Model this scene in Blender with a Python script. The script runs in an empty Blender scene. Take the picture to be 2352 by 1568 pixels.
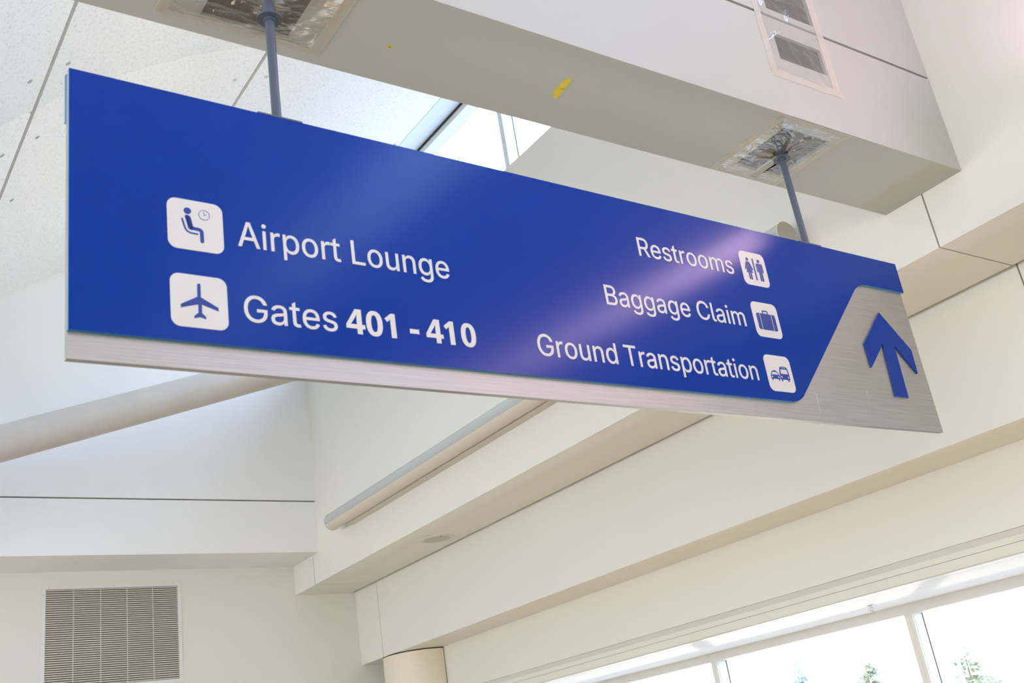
import bpy, bmesh, math, random
from mathutils import Vector, Matrix, noise
from mathutils.geometry import tessellate_polygon, delaunay_2d_cdt

R = math.radians
SC = bpy.context.scene
COL = SC.collection
H0 = 1.6                     # height of the photographer's eye above the floor

# ------------------------------------------------------------------ camera
RIGHT = Vector((0.82239979, -0.54956446, -0.14709688))
DOWN = Vector((0.09829114, 0.39192615, -0.91473097))
FWD = Vector((0.56035474, 0.73781624, 0.3763373))
cam = bpy.data.cameras.new('camera')
cam.lens = 37.209
cam.sensor_width = 36.0
cam.sensor_fit = 'HORIZONTAL'
cam.clip_start = 0.05
cam.clip_end = 500
cam.dof.use_dof = True
cam.dof.focus_distance = 6.8
cam.dof.aperture_fstop = 4.5
camo = bpy.data.objects.new('camera', cam)
COL.objects.link(camo)
M = Matrix((RIGHT, -DOWN, -FWD)).transposed().to_4x4()
M.translation = Vector((0, 0, H0))
camo.matrix_world = M
SC.camera = camo

# ------------------------------------------------------------------ view, world, sun, daylight
SC.view_settings.view_transform = 'Standard'
SC.view_settings.look = 'None'
SC.view_settings.gamma = 1
SC.view_settings.use_curve_mapping = False
SC.view_settings.exposure = -0.40

w = bpy.data.worlds.new('sky')
SC.world = w
w.use_nodes = True
bg = w.node_tree.nodes['Background']
# hazy bright horizon rising to a clear blue zenith
_nt = w.node_tree
_tc = _nt.nodes.new('ShaderNodeTexCoord')
_sx = _nt.nodes.new('ShaderNodeSeparateXYZ')
_rp = _nt.nodes.new('ShaderNodeValToRGB')
_rp.color_ramp.elements[0].position = 0.05
_rp.color_ramp.elements[0].color = (0.88, 0.88, 0.86, 1)
_rp.color_ramp.elements[1].position = 0.95
_rp.color_ramp.elements[1].color = (0.70, 1.0, 1.60, 1)
_e = _rp.color_ramp.elements.new(0.22)
_e.color = (0.86, 0.93, 1.05, 1)
_e = _rp.color_ramp.elements.new(0.34)
_e.color = (0.78, 1.02, 1.50, 1)
_e = _rp.color_ramp.elements.new(0.46)
_e.color = (1.05, 1.45, 2.15, 1)
_nt.links.new(_tc.outputs['Generated'], _sx.inputs['Vector'])
_nt.links.new(_sx.outputs['Z'], _rp.inputs['Fac'])
_nt.links.new(_rp.outputs['Color'], bg.inputs['Color'])
bg.inputs['Strength'].default_value = 7.5


def lamp(kind, name, loc, energy, color, target=None, **kw):
    l = bpy.data.lights.new(name, kind)
    l.energy = energy
    l.color = color
    for k, v in kw.items():
        setattr(l, k, v)
    o = bpy.data.objects.new(name, l)
    COL.objects.link(o)
    o.location = loc
    if target is not None:
        o.rotation_euler = (Vector(target) - Vector(loc)).to_track_quat('-Z', 'Y').to_euler()
    return o


lamp('SUN', 'sun', (30, 26, 22), 10.0, (1.0, 0.82, 0.60), (0, 0, 0), angle=R(0.6))
# added spot standing in for sun bounced off the apron, through the ribbon windows
lamp('SPOT', 'apron_bounce_lamp', (33.0, 28.5, -1.6), 85000, (1.0, 0.90, 0.78), (8.3, 6.7, .9), shadow_soft_size=.7, spot_size=R(17), spot_blend=.12)


# ------------------------------------------------------------------ materials
def mat(name, color, rough=0.6, metal=0.0, spec=0.5, bump=None, var=None, stretch=None, transmission=0.0, emit=None, aniso=0):
    m = bpy.data.materials.new(name)
    m.use_nodes = True
    nt = m.node_tree
    b = nt.nodes['Principled BSDF']
    b.inputs['Base Color'].default_value = (*color, 1)
    b.inputs['Roughness'].default_value = rough
    b.inputs['Metallic'].default_value = metal
    b.inputs['Specular IOR Level'].default_value = spec
    b.inputs['Transmission Weight'].default_value = transmission
    if emit:
        b.inputs['Emission Color'].default_value = (*emit[0], 1)
        b.inputs['Emission Strength'].default_value = emit[1]
    tc = nt.nodes.new('ShaderNodeTexCoord')
    mp = nt.nodes.new('ShaderNodeMapping')
    nt.links.new(tc.outputs['Object'], mp.inputs['Vector'])
    if stretch:
        mp.inputs['Scale'].default_value = stretch
    if var:      # (scale, amount, detail)
        n = nt.nodes.new('ShaderNodeTexNoise')
        n.inputs['Scale'].default_value = var[0]
        n.inputs['Detail'].default_value = var[2]
        nt.links.new(mp.outputs['Vector'], n.inputs['Vector'])
        r = nt.nodes.new('ShaderNodeValToRGB')
        r.color_ramp.elements[0].position = 0.3
        r.color_ramp.elements[1].position = 0.7
        a = var[1]
        r.color_ramp.elements[0].color = (*[c * (1 - a) for c in color], 1)
        r.color_ramp.elements[1].color = (*[min(1, c * (1 + a)) for c in color], 1)
        nt.links.new(n.outputs['Fac'], r.inputs['Fac'])
        nt.links.new(r.outputs['Color'], b.inputs['Base Color'])
    if bump:     # (scale, strength, distance)
        n2 = nt.nodes.new('ShaderNodeTexNoise')
        n2.inputs['Scale'].default_value = bump[0]
        n2.inputs['Detail'].default_value = 4
        nt.links.new(mp.outputs['Vector'], n2.inputs['Vector'])
        bp = nt.nodes.new('ShaderNodeBump')
        bp.inputs['Strength'].default_value = bump[1]
        bp.inputs['Distance'].default_value = bump[2]
        nt.links.new(n2.outputs['Fac'], bp.inputs['Height'])
        nt.links.new(bp.outputs['Normal'], b.inputs['Normal'])
    return m


PAINT = mat('wall_paint', (0.785, 0.782, 0.727), 0.55, bump=(160, 0.05, 0.002), var=(0.6, 0.012, 2))
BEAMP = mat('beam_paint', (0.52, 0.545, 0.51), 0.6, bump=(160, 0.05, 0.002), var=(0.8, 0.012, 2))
GAP = mat('joint_shadow_gap', (0.22, 0.21, 0.185), 0.8, var=(3, 0.05, 2))
FLOORM = mat('warm_terrazzo', (0.39, 0.275, 0.15), 0.4, var=(30, 0.15, 5))
FRAMEW = mat('white_window_frame', (0.72, 0.73, 0.71), 0.35, var=(2, 0.01, 2))
BLACKG = mat('black_gasket', (0.015, 0.015, 0.017), 0.5, var=(5, 0.1, 2))
TRIMG = mat('pale_grey_trim', (0.66, 0.72, 0.76), 0.45, var=(2, 0.01, 2))
SHADEF = mat('roller_shade_fascia', (0.76, 0.78, 0.70), 0.85, spec=0.2, var=(2, 0.01, 2))
TUBEB = mat('beige_metal_tube', (0.66, 0.62, 0.54), 0.4, var=(3, 0.01, 2))
PIPEM = mat('painted_steel_pipe', (0.62, 0.58, 0.53), 0.45, bump=(60, 0.12, 0.002), var=(5, 0.03, 5))
LENS = mat('grey_lens', (0.48, 0.50, 0.50), 0.25, var=(3, 0.01, 2))
LENSON = mat('lit_pink_lens', (0.8, 0.7, 0.75), 0.3, emit=((1.0, 0.66, 0.86), 23), var=(3, 0.01, 2))
CAPM = mat('beige_end_cap', (0.60, 0.56, 0.48), 0.5, var=(3, 0.01, 2))
COLM = mat('column_cladding', (0.80, 0.75, 0.62), 0.45, var=(2, 0.015, 2))
POLEM = mat('grey_painted_steel', (0.09, 0.112, 0.165), 0.38, bump=(300, 0.05, 0.001), var=(20, 0.04, 2))
BLUE = mat('blue_sign_vinyl', (0.0, 0.038, 0.335), 0.17, spec=0.165, bump=(420, 0.06, 0.0006), var=(3, 0.03, 2))
TEAL = mat('acrylic_edge', (0.005, 0.26, 0.50), 0.3, var=(6, 0.06, 2))
LITEDGE = mat('lit_acrylic_edge', (0.12, 0.32, 0.46), 0.3, var=(6, 0.06, 2))  # left-end copy of the acrylic edge, paler as if lit
WHITEV = mat('white_vinyl', (0.72, 0.73, 0.72), 0.42, var=(4, 0.01, 2))
GLYPHB = mat('blue_pictogram_vinyl', (0.003, 0.042, 0.30), 0.4, var=(4, 0.02, 2))
CLOCKB = mat('pale_blue_clock_ink', (0.16, 0.20, 0.42), 0.4, var=(4, 0.02, 2))
GRILLE = mat('grille_paint', (0.60, 0.57, 0.49), 0.45, var=(4, 0.03, 2))
GRFRAME = mat('grille_frame_paint', (0.78, 0.79, 0.79), 0.4, var=(4, 0.01, 2))
DARK = mat('dark_duct', (0.02, 0.021, 0.02), 0.8, var=(4, 0.1, 2))
DARKB = mat('unlit_beam_inside', (0.12, 0.12, 0.125), 0.8, var=(4, 0.1, 2))
TAPEY = mat('yellow_tape', (0.78, 0.62, 0.005), 0.45, var=(30, 0.08, 3))
INK = mat('dark_ink', (0.10, 0.02, 0.01), 0.6, var=(30, 0.08, 3))
SCREWM = mat('grey_fixing', (0.42, 0.44, 0.45), 0.4, metal=0.4, var=(8, 0.03, 2))
SPK = mat('speaker_mesh', (0.52, 0.53, 0.48), 0.5, bump=(900, 0.4, 0.002), var=(60, 0.05, 2))
SPKR = mat('speaker_rim', (0.70, 0.69, 0.61), 0.45, var=(4, 0.01, 2))
CHROME = mat('sprinkler_chrome', (0.55, 0.56, 0.56), 0.2, metal=0.9, var=(8, 0.03, 2))
TREEM = mat('haze_paled_needles', (0.62, 0.65, 0.46), 0.8, var=(1.2, 0.65, 5))  # needle colour raised to carry the washed-out haze
TREED = mat('haze_paled_blue_green_needles', (0.44, 0.53, 0.52), 0.8, var=(1.2, 0.65, 5))  # blue-green needles with the same haze lift in the colour
BARK = mat('conifer_bark', (0.30, 0.24, 0.18), 0.9, var=(4, 0.2, 4))
APRON = mat('grey_asphalt_apron', (0.24, 0.235, 0.22), 0.8, var=(0.3, 0.05, 3))
LAMPW = mat('white_lamp_post', (0.85, 0.85, 0.85), 0.5, var=(2, 0.01, 2))


def acoustic():
    m = mat('speckled_acoustic_panel', (0.83, 0.825, 0.80), 0.9)
    nt = m.node_tree
    b = nt.nodes['Principled BSDF']
    tc = nt.nodes.new('ShaderNodeTexCoord')
    n = nt.nodes.new('ShaderNodeTexNoise')
    n.inputs['Scale'].default_value = 42
    n.inputs['Detail'].default_value = 6
    n.inputs['Roughness'].default_value = 0.75
    nt.links.new(tc.outputs['Object'], n.inputs['Vector'])
    r = nt.nodes.new('ShaderNodeValToRGB')
    r.color_ramp.elements[0].position = 0.30
    r.color_ramp.elements[0].color = (0.60, 0.60, 0.59, 1)
    r.color_ramp.elements[1].position = 0.47
    r.color_ramp.elements[1].color = (0.89, 0.89, 0.88, 1)
    nt.links.new(n.outputs['Fac'], r.inputs['Fac'])
    nt.links.new(r.outputs['Color'], b.inputs['Base Color'])
    bp = nt.nodes.new('ShaderNodeBump')
    bp.inputs['Strength'].default_value = 0.3
    bp.inputs['Distance'].default_value = 0.004
    nt.links.new(n.outputs['Fac'], bp.inputs['Height'])
    nt.links.new(bp.outputs['Normal'], b.inputs['Normal'])
    return m


ACOU = acoustic()


def brushed():
    m = mat('brushed_aluminium', (0.62, 0.62, 0.605), 0.5, metal=1.0)
    nt = m.node_tree
    b = nt.nodes['Principled BSDF']
    tc = nt.nodes.new('ShaderNodeTexCoord')
    mp = nt.nodes.new('ShaderNodeMapping')
    mp.inputs['Scale'].default_value = (2.2, 1, 130)
    nt.links.new(tc.outputs['Object'], mp.inputs['Vector'])
    n = nt.nodes.new('ShaderNodeTexNoise')
    n.inputs['Scale'].default_value = 1.4
    n.inputs['Detail'].default_value = 5
    nt.links.new(mp.outputs['Vector'], n.inputs['Vector'])
    r = nt.nodes.new('ShaderNodeValToRGB')
    r.color_ramp.elements[0].position = 0.3
    r.color_ramp.elements[0].color = (0.42, 0.42, 0.405, 1)
    r.color_ramp.elements[1].position = 0.7
    r.color_ramp.elements[1].color = (0.53, 0.535, 0.515, 1)
    nt.links.new(n.outputs['Fac'], r.inputs['Fac'])
    nt.links.new(r.outputs['Color'], b.inputs['Base Color'])
    mr = nt.nodes.new('ShaderNodeMapRange')
    mr.inputs['To Min'].default_value = 0.42
    mr.inputs['To Max'].default_value = 0.6
    nt.links.new(n.outputs['Fac'], mr.inputs['Value'])
    nt.links.new(mr.outputs['Result'], b.inputs['Roughness'])
    bp = nt.nodes.new('ShaderNodeBump')
    bp.inputs['Strength'].default_value = 0.12
    bp.inputs['Distance'].default_value = 0.002
    nt.links.new(n.outputs['Fac'], bp.inputs['Height'])
    nt.links.new(bp.outputs['Normal'], b.inputs['Normal'])
    return m


BRUSH = brushed()


def clear(name, tint, alpha_gloss, rough, bump=None, milk=0.0):
    """thin clear sheet: mostly see-through, a little gloss, a little milkiness"""
    m = bpy.data.materials.new(name)
    m.use_nodes = True
    nt = m.node_tree
    nt.nodes.clear()
    out = nt.nodes.new('ShaderNodeOutputMaterial')
    tr = nt.nodes.new('ShaderNodeBsdfTransparent')
    tr.inputs['Color'].default_value = (*tint, 1)
    gl = nt.nodes.new('ShaderNodeBsdfGlossy')
    gl.inputs['Roughness'].default_value = rough
    gl.inputs['Color'].default_value = (1, 1, 1, 1)
    df = nt.nodes.new('ShaderNodeBsdfDiffuse')
    df.inputs['Color'].default_value = (0.86, 0.84, 0.78, 1)
    fr = nt.nodes.new('ShaderNodeLayerWeight')
    fr.inputs['Blend'].default_value = 0.5
    pw = nt.nodes.new('ShaderNodeMath')
    pw.operation = 'POWER'
    pw.inputs[1].default_value = 4.0
    nt.links.new(fr.outputs['Facing'], pw.inputs[0])
    f0 = ((alpha_gloss - 1) / (alpha_gloss + 1)) ** 2 * 2
    mr = nt.nodes.new('ShaderNodeMapRange')
    mr.inputs['To Min'].default_value = f0
    mr.inputs['To Max'].default_value = 1.0
    nt.links.new(pw.outputs['Value'], mr.inputs['Value'])
    mx = nt.nodes.new('ShaderNodeMixShader')
    nt.links.new(mr.outputs['Result'], mx.inputs['Fac'])
    nt.links.new(tr.outputs['BSDF'], mx.inputs[1])
    nt.links.new(gl.outputs['BSDF'], mx.inputs[2])
    mx2 = nt.nodes.new('ShaderNodeMixShader')
    mx2.inputs['Fac'].default_value = milk
    nt.links.new(mx.outputs['Shader'], mx2.inputs[1])
    nt.links.new(df.outputs['BSDF'], mx2.inputs[2])
    nt.links.new(mx2.outputs['Shader'], out.inputs['Surface'])
    if bump:
        tc = nt.nodes.new('ShaderNodeTexCoord')
        mp = nt.nodes.new('ShaderNodeMapping')
        mp.inputs['Scale'].default_value = bump[2]
        mp.inputs['Rotation'].default_value = (0, 0.5, 0.5)
        n = nt.nodes.new('ShaderNodeTexNoise')
        n.inputs['Scale'].default_value = bump[0]
        n.inputs['Detail'].default_value = 3
        n.inputs['Distortion'].default_value = 1.2
        nt.links.new(tc.outputs['Object'], mp.inputs['Vector'])
        nt.links.new(mp.outputs['Vector'], n.inputs['Vector'])
        bp = nt.nodes.new('ShaderNodeBump')
        bp.inputs['Strength'].default_value = bump[1]
        bp.inputs['Distance'].default_value = 0.02
        nt.links.new(n.outputs['Fac'], bp.inputs['Height'])
        for s in (gl, fr, df):
            nt.links.new(bp.outputs['Normal'], s.inputs['Normal'])
    return m


GLASS = clear('window_glass', (0.96, 0.985, 0.99), 1.35, 0.0)
FILM = clear('crinkled_clear_film', (0.95, 0.95, 0.95), 1.8, 0.14, bump=(6, 1.0, (1, 2.6, 1)), milk=0.07)
TAPE = clear('masking_tape', (1.0, 0.99, 0.96), 1.2, 0.5, milk=0.30)


# ------------------------------------------------------------------ mesh helpers
class MB:
    """collects shapes and links them as ONE mesh object"""
    def __init__(self):
        self.v, self.f, self.mi, self.sm = [], [], [], []

    def add(self, verts, faces, mi=0, smooth=False):
        o = len(self.v)
        self.v += [tuple(p) for p in verts]
        self.f += [tuple(i + o for i in f) for f in faces]
        self.mi += [mi] * len(faces)
        self.sm += [smooth] * len(faces)
        return self

    def box(self, x0, x1, y0, y1, z0, z1, mi=0):
        v = [(x, y, z) for x in (x0, x1) for y in (y0, y1) for z in (z0, z1)]
        f = [(0, 1, 3, 2), (4, 6, 7, 5), (0, 4, 5, 1), (2, 3, 7, 6), (0, 2, 6, 4), (1, 5, 7, 3)]
        return self.add(v, f, mi)

    def cyl(self, p0, p1, r0, r1=None, n=40, caps=True, a0=0.0, a1=2 * math.pi, mi=0, up=None):
        r1 = r0 if r1 is None else r1
        p0, p1 = Vector(p0), Vector(p1)
        d = (p1 - p0).normalized()
        up = Vector(up) if up else (Vector((0, 0, 1)) if abs(d.z) < .9 else Vector((1, 0, 0)))
        s = d.cross(up).normalized()
        t = s.cross(d)
        full = abs(a1 - a0 - 2 * math.pi) < 1e-6
        k = n if full else n + 1
        v = []
        for p, r in ((p0, r0), (p1, r1)):
            for i in range(k):
                a = a0 + (a1 - a0) * i / n
                v.append(p + s * math.cos(a) * r + t * math.sin(a) * r)
        f = [(i, (i + 1) % k, k + (i + 1) % k, k + i) for i in range(n)]
        self.add(v, f, mi, True)
        if caps:
            self.add(v[:k], [tuple(range(k))][::1], mi)
            self.add(v[k:], [tuple(range(k))[::-1]], mi)
        return self

    def ring(self, c, axis, r_in, r_out, th, n=48, mi=0):
        c, d = Vector(c), Vector(axis).normalized()
        up = Vector((0, 0, 1)) if abs(d.z) < .9 else Vector((1, 0, 0))
        s = d.cross(up).normalized()
        t = s.cross(d)
        v = []
        for (r, h) in ((r_in, 0), (r_out, 0), (r_out, th), (r_in, th)):
            for i in range(n):
                a = 2 * math.pi * i / n
                v.append(c + d * h + (s * math.cos(a) + t * math.sin(a)) * r)
        f = []
        for q in range(4):
            for i in range(n):
                j = (i + 1) % n
                f.append((q * n + i, q * n + j, ((q + 1) % 4) * n + j, ((q + 1) % 4) * n + i))
        return self.add(v, f, mi)

    def prism(self, loops, fn, d0, d1, mi=0, side_mi=None):
        """loops: [outer, hole, ...] of (a, b); fn(a, b, d) -> 3-D point; walls between depths d0 and d1"""
        side_mi = mi if side_mi is None else side_mi
        L3 = [[Vector((a, b, 0)) for a, b in l] for l in loops]
        flat = [p for l in L3 for p in l]
        tris = tessellate_polygon(L3)
        for d, rev in ((d0, False), (d1, True)):
            v = [fn(p.x, p.y, d) for p in flat]
            self.add(v, [tuple(t[::-1]) if rev else tuple(t) for t in tris], mi)
        for l in loops:
            n = len(l)
            v = [fn(a, b, d0) for a, b in l] + [fn(a, b, d1) for a, b in l]
            self.add(v, [(i, (i + 1) % n, n + (i + 1) % n, n + i) for i in range(n)],
                     side_mi if not callable(side_mi) else mi)
            if callable(side_mi):
                for i in range(n):
                    self.mi[len(self.mi) - n + i] = side_mi(l[i], l[(i + 1) % n])
        return self

    def build(self, name, mats, parent=None, loc=(0, 0, 0), fix=True):
        me = bpy.data.meshes.new(name)
        me.from_pydata([Vector(p) for p in self.v], [], self.f)
        for m in (mats if isinstance(mats, (list, tuple)) else [mats]):
            me.materials.append(m)
        for p, i, s in zip(me.polygons, self.mi, self.sm):
            p.material_index = i
            p.use_smooth = s
        if fix:
            bm = bmesh.new()
            bm.from_mesh(me)
            bmesh.ops.remove_doubles(bm, verts=bm.verts, dist=1e-6)
            bmesh.ops.recalc_face_normals(bm, faces=bm.faces)
            for e in bm.edges:
                if len(e.link_faces) == 2 and e.calc_face_angle(0) > R(35):
                    e.smooth = False
            bm.to_mesh(me)
            bm.free()
        o = bpy.data.objects.new(name, me)
        COL.objects.link(o)
        o.location = loc
        if parent:
            o.parent = parent
        return o


def tag(o, label=None, cat=None, group=None, kind=None):
    if label:
        o['label'] = label
    if cat:
        o['category'] = cat
    if group:
        o['group'] = group
    if kind:
        o['kind'] = kind
    return o


def empty(name, loc, label, cat, group=None, kind=None):
    o = bpy.data.objects.new(name, None)
    COL.objects.link(o)
    o.location = loc
    o.empty_display_size = 0.1
    return tag(o, label, cat, group, kind)


def struct(name, mb, m, label, cat='building'):
    return tag(mb.build(name, m), label, cat, None, 'structure')


Z = lambda h: h + H0         # heights below are measured from eye level

# ------------------------------------------------------------------ room shell
X1, X1B = 5.608, 6.385       # upper shaft wall
X2, X3 = 6.449, 7.0          # stepped lower faces
ZB = 2.895                   # underside of beam and far upper wall
Z1, Z2 = 2.526, 1.600
YN0, YN1 = 2.768, 3.320      # beam
YF1, YF2 = 11.946, 12.734    # far upper wall, far lower wall
YEND = -9.0
VC, VR = (6.5244, -0.2904), 7.680
ang = lambda x: math.acos((VC[0] - x) / VR)
XG = 6.25                    # clerestory glazing line
GROOVES = [-0.15, 1.42, 3.53]
SEAMS = [-5.25, -0.95, 3.35, 7.65]

# floor
struct('floor', MB().box(-9, 8.8, -14, 13.2, -0.2, 0), FLOORM, 'warm beige hall floor below the frame', 'floor')

# far lower wall (behind the return-air grille)
struct('wall_far_lower', MB().box(-9, 8.9, YF2, YF2 + .3, 0, Z(3.2)), PAINT,
       'off-white far wall carrying the slatted grille', 'wall')

# far upper wall with its horizontal reveal, top following the vault
mb = MB()
mb.box(-.5, X1, YF1, YF2, Z(2.888), Z(3.518))
mb.box(-.5, X1 - .004, YF1 + .018, YF2, Z(3.518), Z(3.536), 1)
arc = []
th0, th1 = ang(-.5), ang(XG)
for i in range(49):
    t = th0 + (th1 - th0) * i / 48
    arc.append((VC[0] - (VR + .02) * math.cos(t), VC[1] + (VR + .02) * math.sin(t)))
poly = [(X1, 3.536), (X1, 5.47), (XG, 5.47)] + [(XG, arc[-1][1])] + arc[::-1][1:] + [(-.5, 3.536)] if arc[0][1] > 3.536 else \
       [(X1, 3.536), (X1, 5.47), (XG, 5.47)] + [p for p in arc[::-1] if p[1] > 3.536] + [(VC[0] - math.sqrt(VR ** 2 - (3.536 - VC[1]) ** 2), 3.536)]
mb.prism([poly], lambda a, b, d: (a, d, Z(b)), YF1, YF2)
LITPAINT = mat('daylight_lifted_paint', (0.86, 0.865, 0.86), 0.6, bump=(160, 0.05, 0.002), var=(0.6, 0.012, 2))  # wall paint copy, lighter and cooler to hold the clerestory daylight
struct('wall_far_upper', mb, [LITPAINT, GAP], 'far bulkhead wall with one thin horizontal reveal line', 'wall')


# long right-hand wall in three steps, with vertical joints
def ysplit(y0, y1, joints, g=.011):
    out, a = [], y0
    for j in joints:
        out.append((a, j - g / 2))
        a = j + g / 2
    out.append((a, y1))
    return out


JY = [-6.03, 3.052, 12.13]
mb = MB()
for a, b in ysplit(YEND, YF2, JY):
    mb.box(X1, X1B, a, b, Z(Z1), Z(5.47))
mb.box(X1 + .02, X1B - .02, YEND, YF2, Z(Z1) + .02, Z(5.45), 1)
BOUNCESTOP = mat('dark_bounce_stop', (0.16, 0.16, 0.165), 0.6, var=(3, 0.05, 2))
mb.box(X1 + .05, XG, YEND, YF1, Z(5.47), Z(5.476), 2)  # unseen dark sheet added on the ledge against bounced sunlight
struct('wall_right_upper', mb, [PAINT, GAP, BOUNCESTOP], 'tall upper right wall with narrow vertical panel joints', 'wall')
mb = MB()
for a, b in ysplit(YEND, YF2, JY):
    mb.box(X2, X3, a, b, Z(Z2), Z(2.60))
mb.box(X2 + .02, X3, YEND, YF2, Z(Z2) + .02, Z(2.60), 1)
mb.box(X1B, X3, YEND, YF2, Z(2.60), Z(5.2))
mb.box(X3, 8.9, YEND, YF2, Z(2.55), Z(2.75))
struct('wall_right_middle', mb, [PAINT, GAP], 'middle step of the right wall under a recessed shadow line', 'wall')
mb = MB()
mb.box(X3, 7.346, YEND, YF2, Z(1.052), Z(2.55))
mb.box(7.346, 8.6, YEND, YF2, Z(1.052), Z(2.55))
struct('wall_right_lower', mb, PAINT, 'lowest step of the right wall just above the ribbon window', 'wall')

# unseen shell: left wall open for daylight, low ceiling, end wall added against glare
struct('wall_left', MB().box(-9.0, -8.7, YEND, YF2, 0, .5).box(-9.0, -8.7, YEND, YF2, Z(2.5), Z(3.2)), PAINT, 'off-white left hall wall outside the frame', 'wall')
struct('trim_3', MB().box(-9, -.5, -9, YF2, Z(2.888), Z(3.2)), PAINT, 'flat low hall ceiling left of the shaft, outside the frame', 'ceiling')
struct('wall_back', MB().box(-9, 8.9, YEND - .3, YEND, 0, Z(8.2)), PAINT, 'unseen closing wall added behind the camera', 'wall')

# vaulted ceiling: panels with recessed joints
mb = MB()
gw = .021 / VR
edges = [ang(-.49)] + [ang(g) for g in GROOVES[1:]] + [ang(5.96)]
for i in range(len(edges) - 1):
    a0 = edges[i] + (gw if i else 0)
    a1 = edges[i + 1] - (gw if i < 2 else .0006)
    ys = [YEND] + SEAMS + [YF1]
    for j in range(len(ys) - 1):
        n = 22
        y0, y1 = ys[j], ys[j + 1]
        rows = [(y0, .014 if j else 0), (y0 + .018, 0), (y1 - .018, 0), (y1, .014 if j < len(ys) - 2 else 0)]
        v, f = [], []
        for k in range(n + 1):
            t = a0 + (a1 - a0) * k / n
            for (y, off) in rows:
                rr = VR + off
                v.append((VC[0] - rr * math.cos(t), y, Z(VC[1] + rr * math.sin(t))))
        for k in range(n):
            for q in range(3):
                f.append((k * 4 + q, k * 4 + q + 1, (k + 1) * 4 + q + 1, (k + 1) * 4 + q))
        mb.add(v, f, 0, True)
        for t in (a0, a1):          # returns of the panel edge
            for q in ((0, 3),):
                v2 = []
                for rr in (VR, VR + .045):
                    for y in (y0, y1):
                        v2.append((VC[0] - rr * math.cos(t), y, Z(VC[1] + rr * math.sin(t))))
                mb.add(v2, [(0, 1, 3, 2)], 0)
# backing and outer roof
for (ra, rb, mi) in ((VR + .03, VR + .20, 1),):
    n = 60
    ta, tb = ang(-.49), ang(6.3)
    v, f = [], []
    for k in range(n + 1):
        t = ta + (tb - ta) * k / n
        for rr in (ra, rb):
            for y in (YEND, YF1 + .8):
                v.append((VC[0] - rr * math.cos(t), y, Z(VC[1] + rr * math.sin(t))))
    for k in range(n):
        b = k * 4
        f += [(b, b + 1, b + 5, b + 4), (b + 2, b + 6, b + 7, b + 3), (b, b + 4, b + 6, b + 2), (b + 1, b + 3, b + 7, b + 5)]
    mb.add(v, f, mi, True)
JOINT = mat('joint_backing', (0.47, 0.44, 0.39), 0.8, var=(3, 0.03, 2))
ceiling = tag(mb.build('ceiling', [ACOU, JOINT], fix=False), 'curved white speckled acoustic vault ceiling with dark joints', 'ceiling', None, 'structure')
for p in ceiling.data.polygons:
    pass
# edge trim by the clerestory
mb = MB()
t0, t1 = ang(5.961), ang(6.245)
n = 6
v, f = [], []
for k in range(n + 1):
    t = t0 + (t1 - t0) * k / n
    for rr in (VR - .001, VR + .03):
        for y in (YEND, YF1):
            v.append((VC[0] - rr * math.cos(t), y, Z(VC[1] + rr * math.sin(t))))
for k in range(n):
    b = k * 4
    f += [(b, b + 1, b + 5, b + 4), (b + 2, b + 6, b + 7, b + 3), (b, b + 4, b + 6, b + 2), (b + 1, b + 3, b + 7, b + 5)]
f += [(0, 2, 3, 1), (n * 4, n * 4 + 1, n * 4 + 3, n * 4 + 2)]
mb.add(v, f)
mb.build('edge_trim', TRIMG, ceiling)
# round fixings beside the joints
FIX = [(1.559, 7.106), (1.290, 7.116), (1.552, 8.168), (1.552, 9.254), (1.288, 8.183), (1.288, 9.27), (3.36, 8.215), (3.70, 8.225),
       (5.90, 9.496), (5.90, 8.2), (3.70, 7.09), (3.38, 7.09), (3.38, 9.3), (3.70, 9.3)]
for (x, y) in FIX:
    t = ang(x)
    nrm = Vector((math.cos(t), 0, -math.sin(t)))
    c = Vector((x, y, Z(VC[1] + VR * math.sin(t))))
    s = MB()
    s.ring(c - nrm * .001, nrm, .012, .021, .005, 20)
    s.cyl(c - nrm * .002, c + nrm * .003, .0125, n=16)
    s.cyl(c + nrm * .003, c + nrm * .0034, .004, n=10, mi=1)
    s.build('fixing', [SCREWM, BLACKG], ceiling)


# ------------------------------------------------------------------ windows
def ribbon(name, label, x, y0, y1, z0, z1, mull, head, w_, dep, seal=True):
    """glazed strip in the plane X = x: head, sill, mullions and panes"""
    root = empty(name, (x, (y0 + y1) / 2, Z(z0)), label, 'window', None, 'structure')
    L = lambda p: (p[0] - x, p[1] - (y0 + y1) / 2, p[2] - Z(z0))
    def bx(nm, a, b, c, d, e, f_, m):
        q = MB().box(a - x, b - x, c - (y0 + y1) / 2, d - (y0 + y1) / 2, e - z0, f_ - z0)
        return q.build(nm, m, root)
    bx('head_frame', x, x + dep, y0, y1, z1, z1 + head, FRAMEW)
    bx('sill_frame', x, x + dep, y0, y1, z0, z0 + .05, FRAMEW)
    ms = sorted(mull)
    for m_ in ms:
        q = MB()
        yy = m_ - (y0 + y1) / 2
        zb, zt = .05, z1 - z0
        q.box(0, dep, yy, yy + w_, zb, zt)
        q.box(-.004, 0, yy + w_ * .42, yy + w_ * .48, zb, zt)
        q.box(.02, .03, yy - .003, yy, zb, zt)
        q.build('mullion', FRAMEW, root)
        q = MB()
        q.box(dep - .02, dep - .012, yy - .004, yy - .0, zb, zt)
        q.build('gasket', BLACKG, root)
    e = [y0] + [m_ for m_ in ms] + [y1]
    for i in range(len(e) - 1):
        a = e[i] + (w_ if i else 0)
        b = e[i + 1]
        bx('pane', x + dep - .012, x + dep - .004, a, b, z0 + .05, z1, GLASS)
    return root


WY = [-7.38 + 2.29 * 0 + i * 2.575 for i in range(0)]
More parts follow.
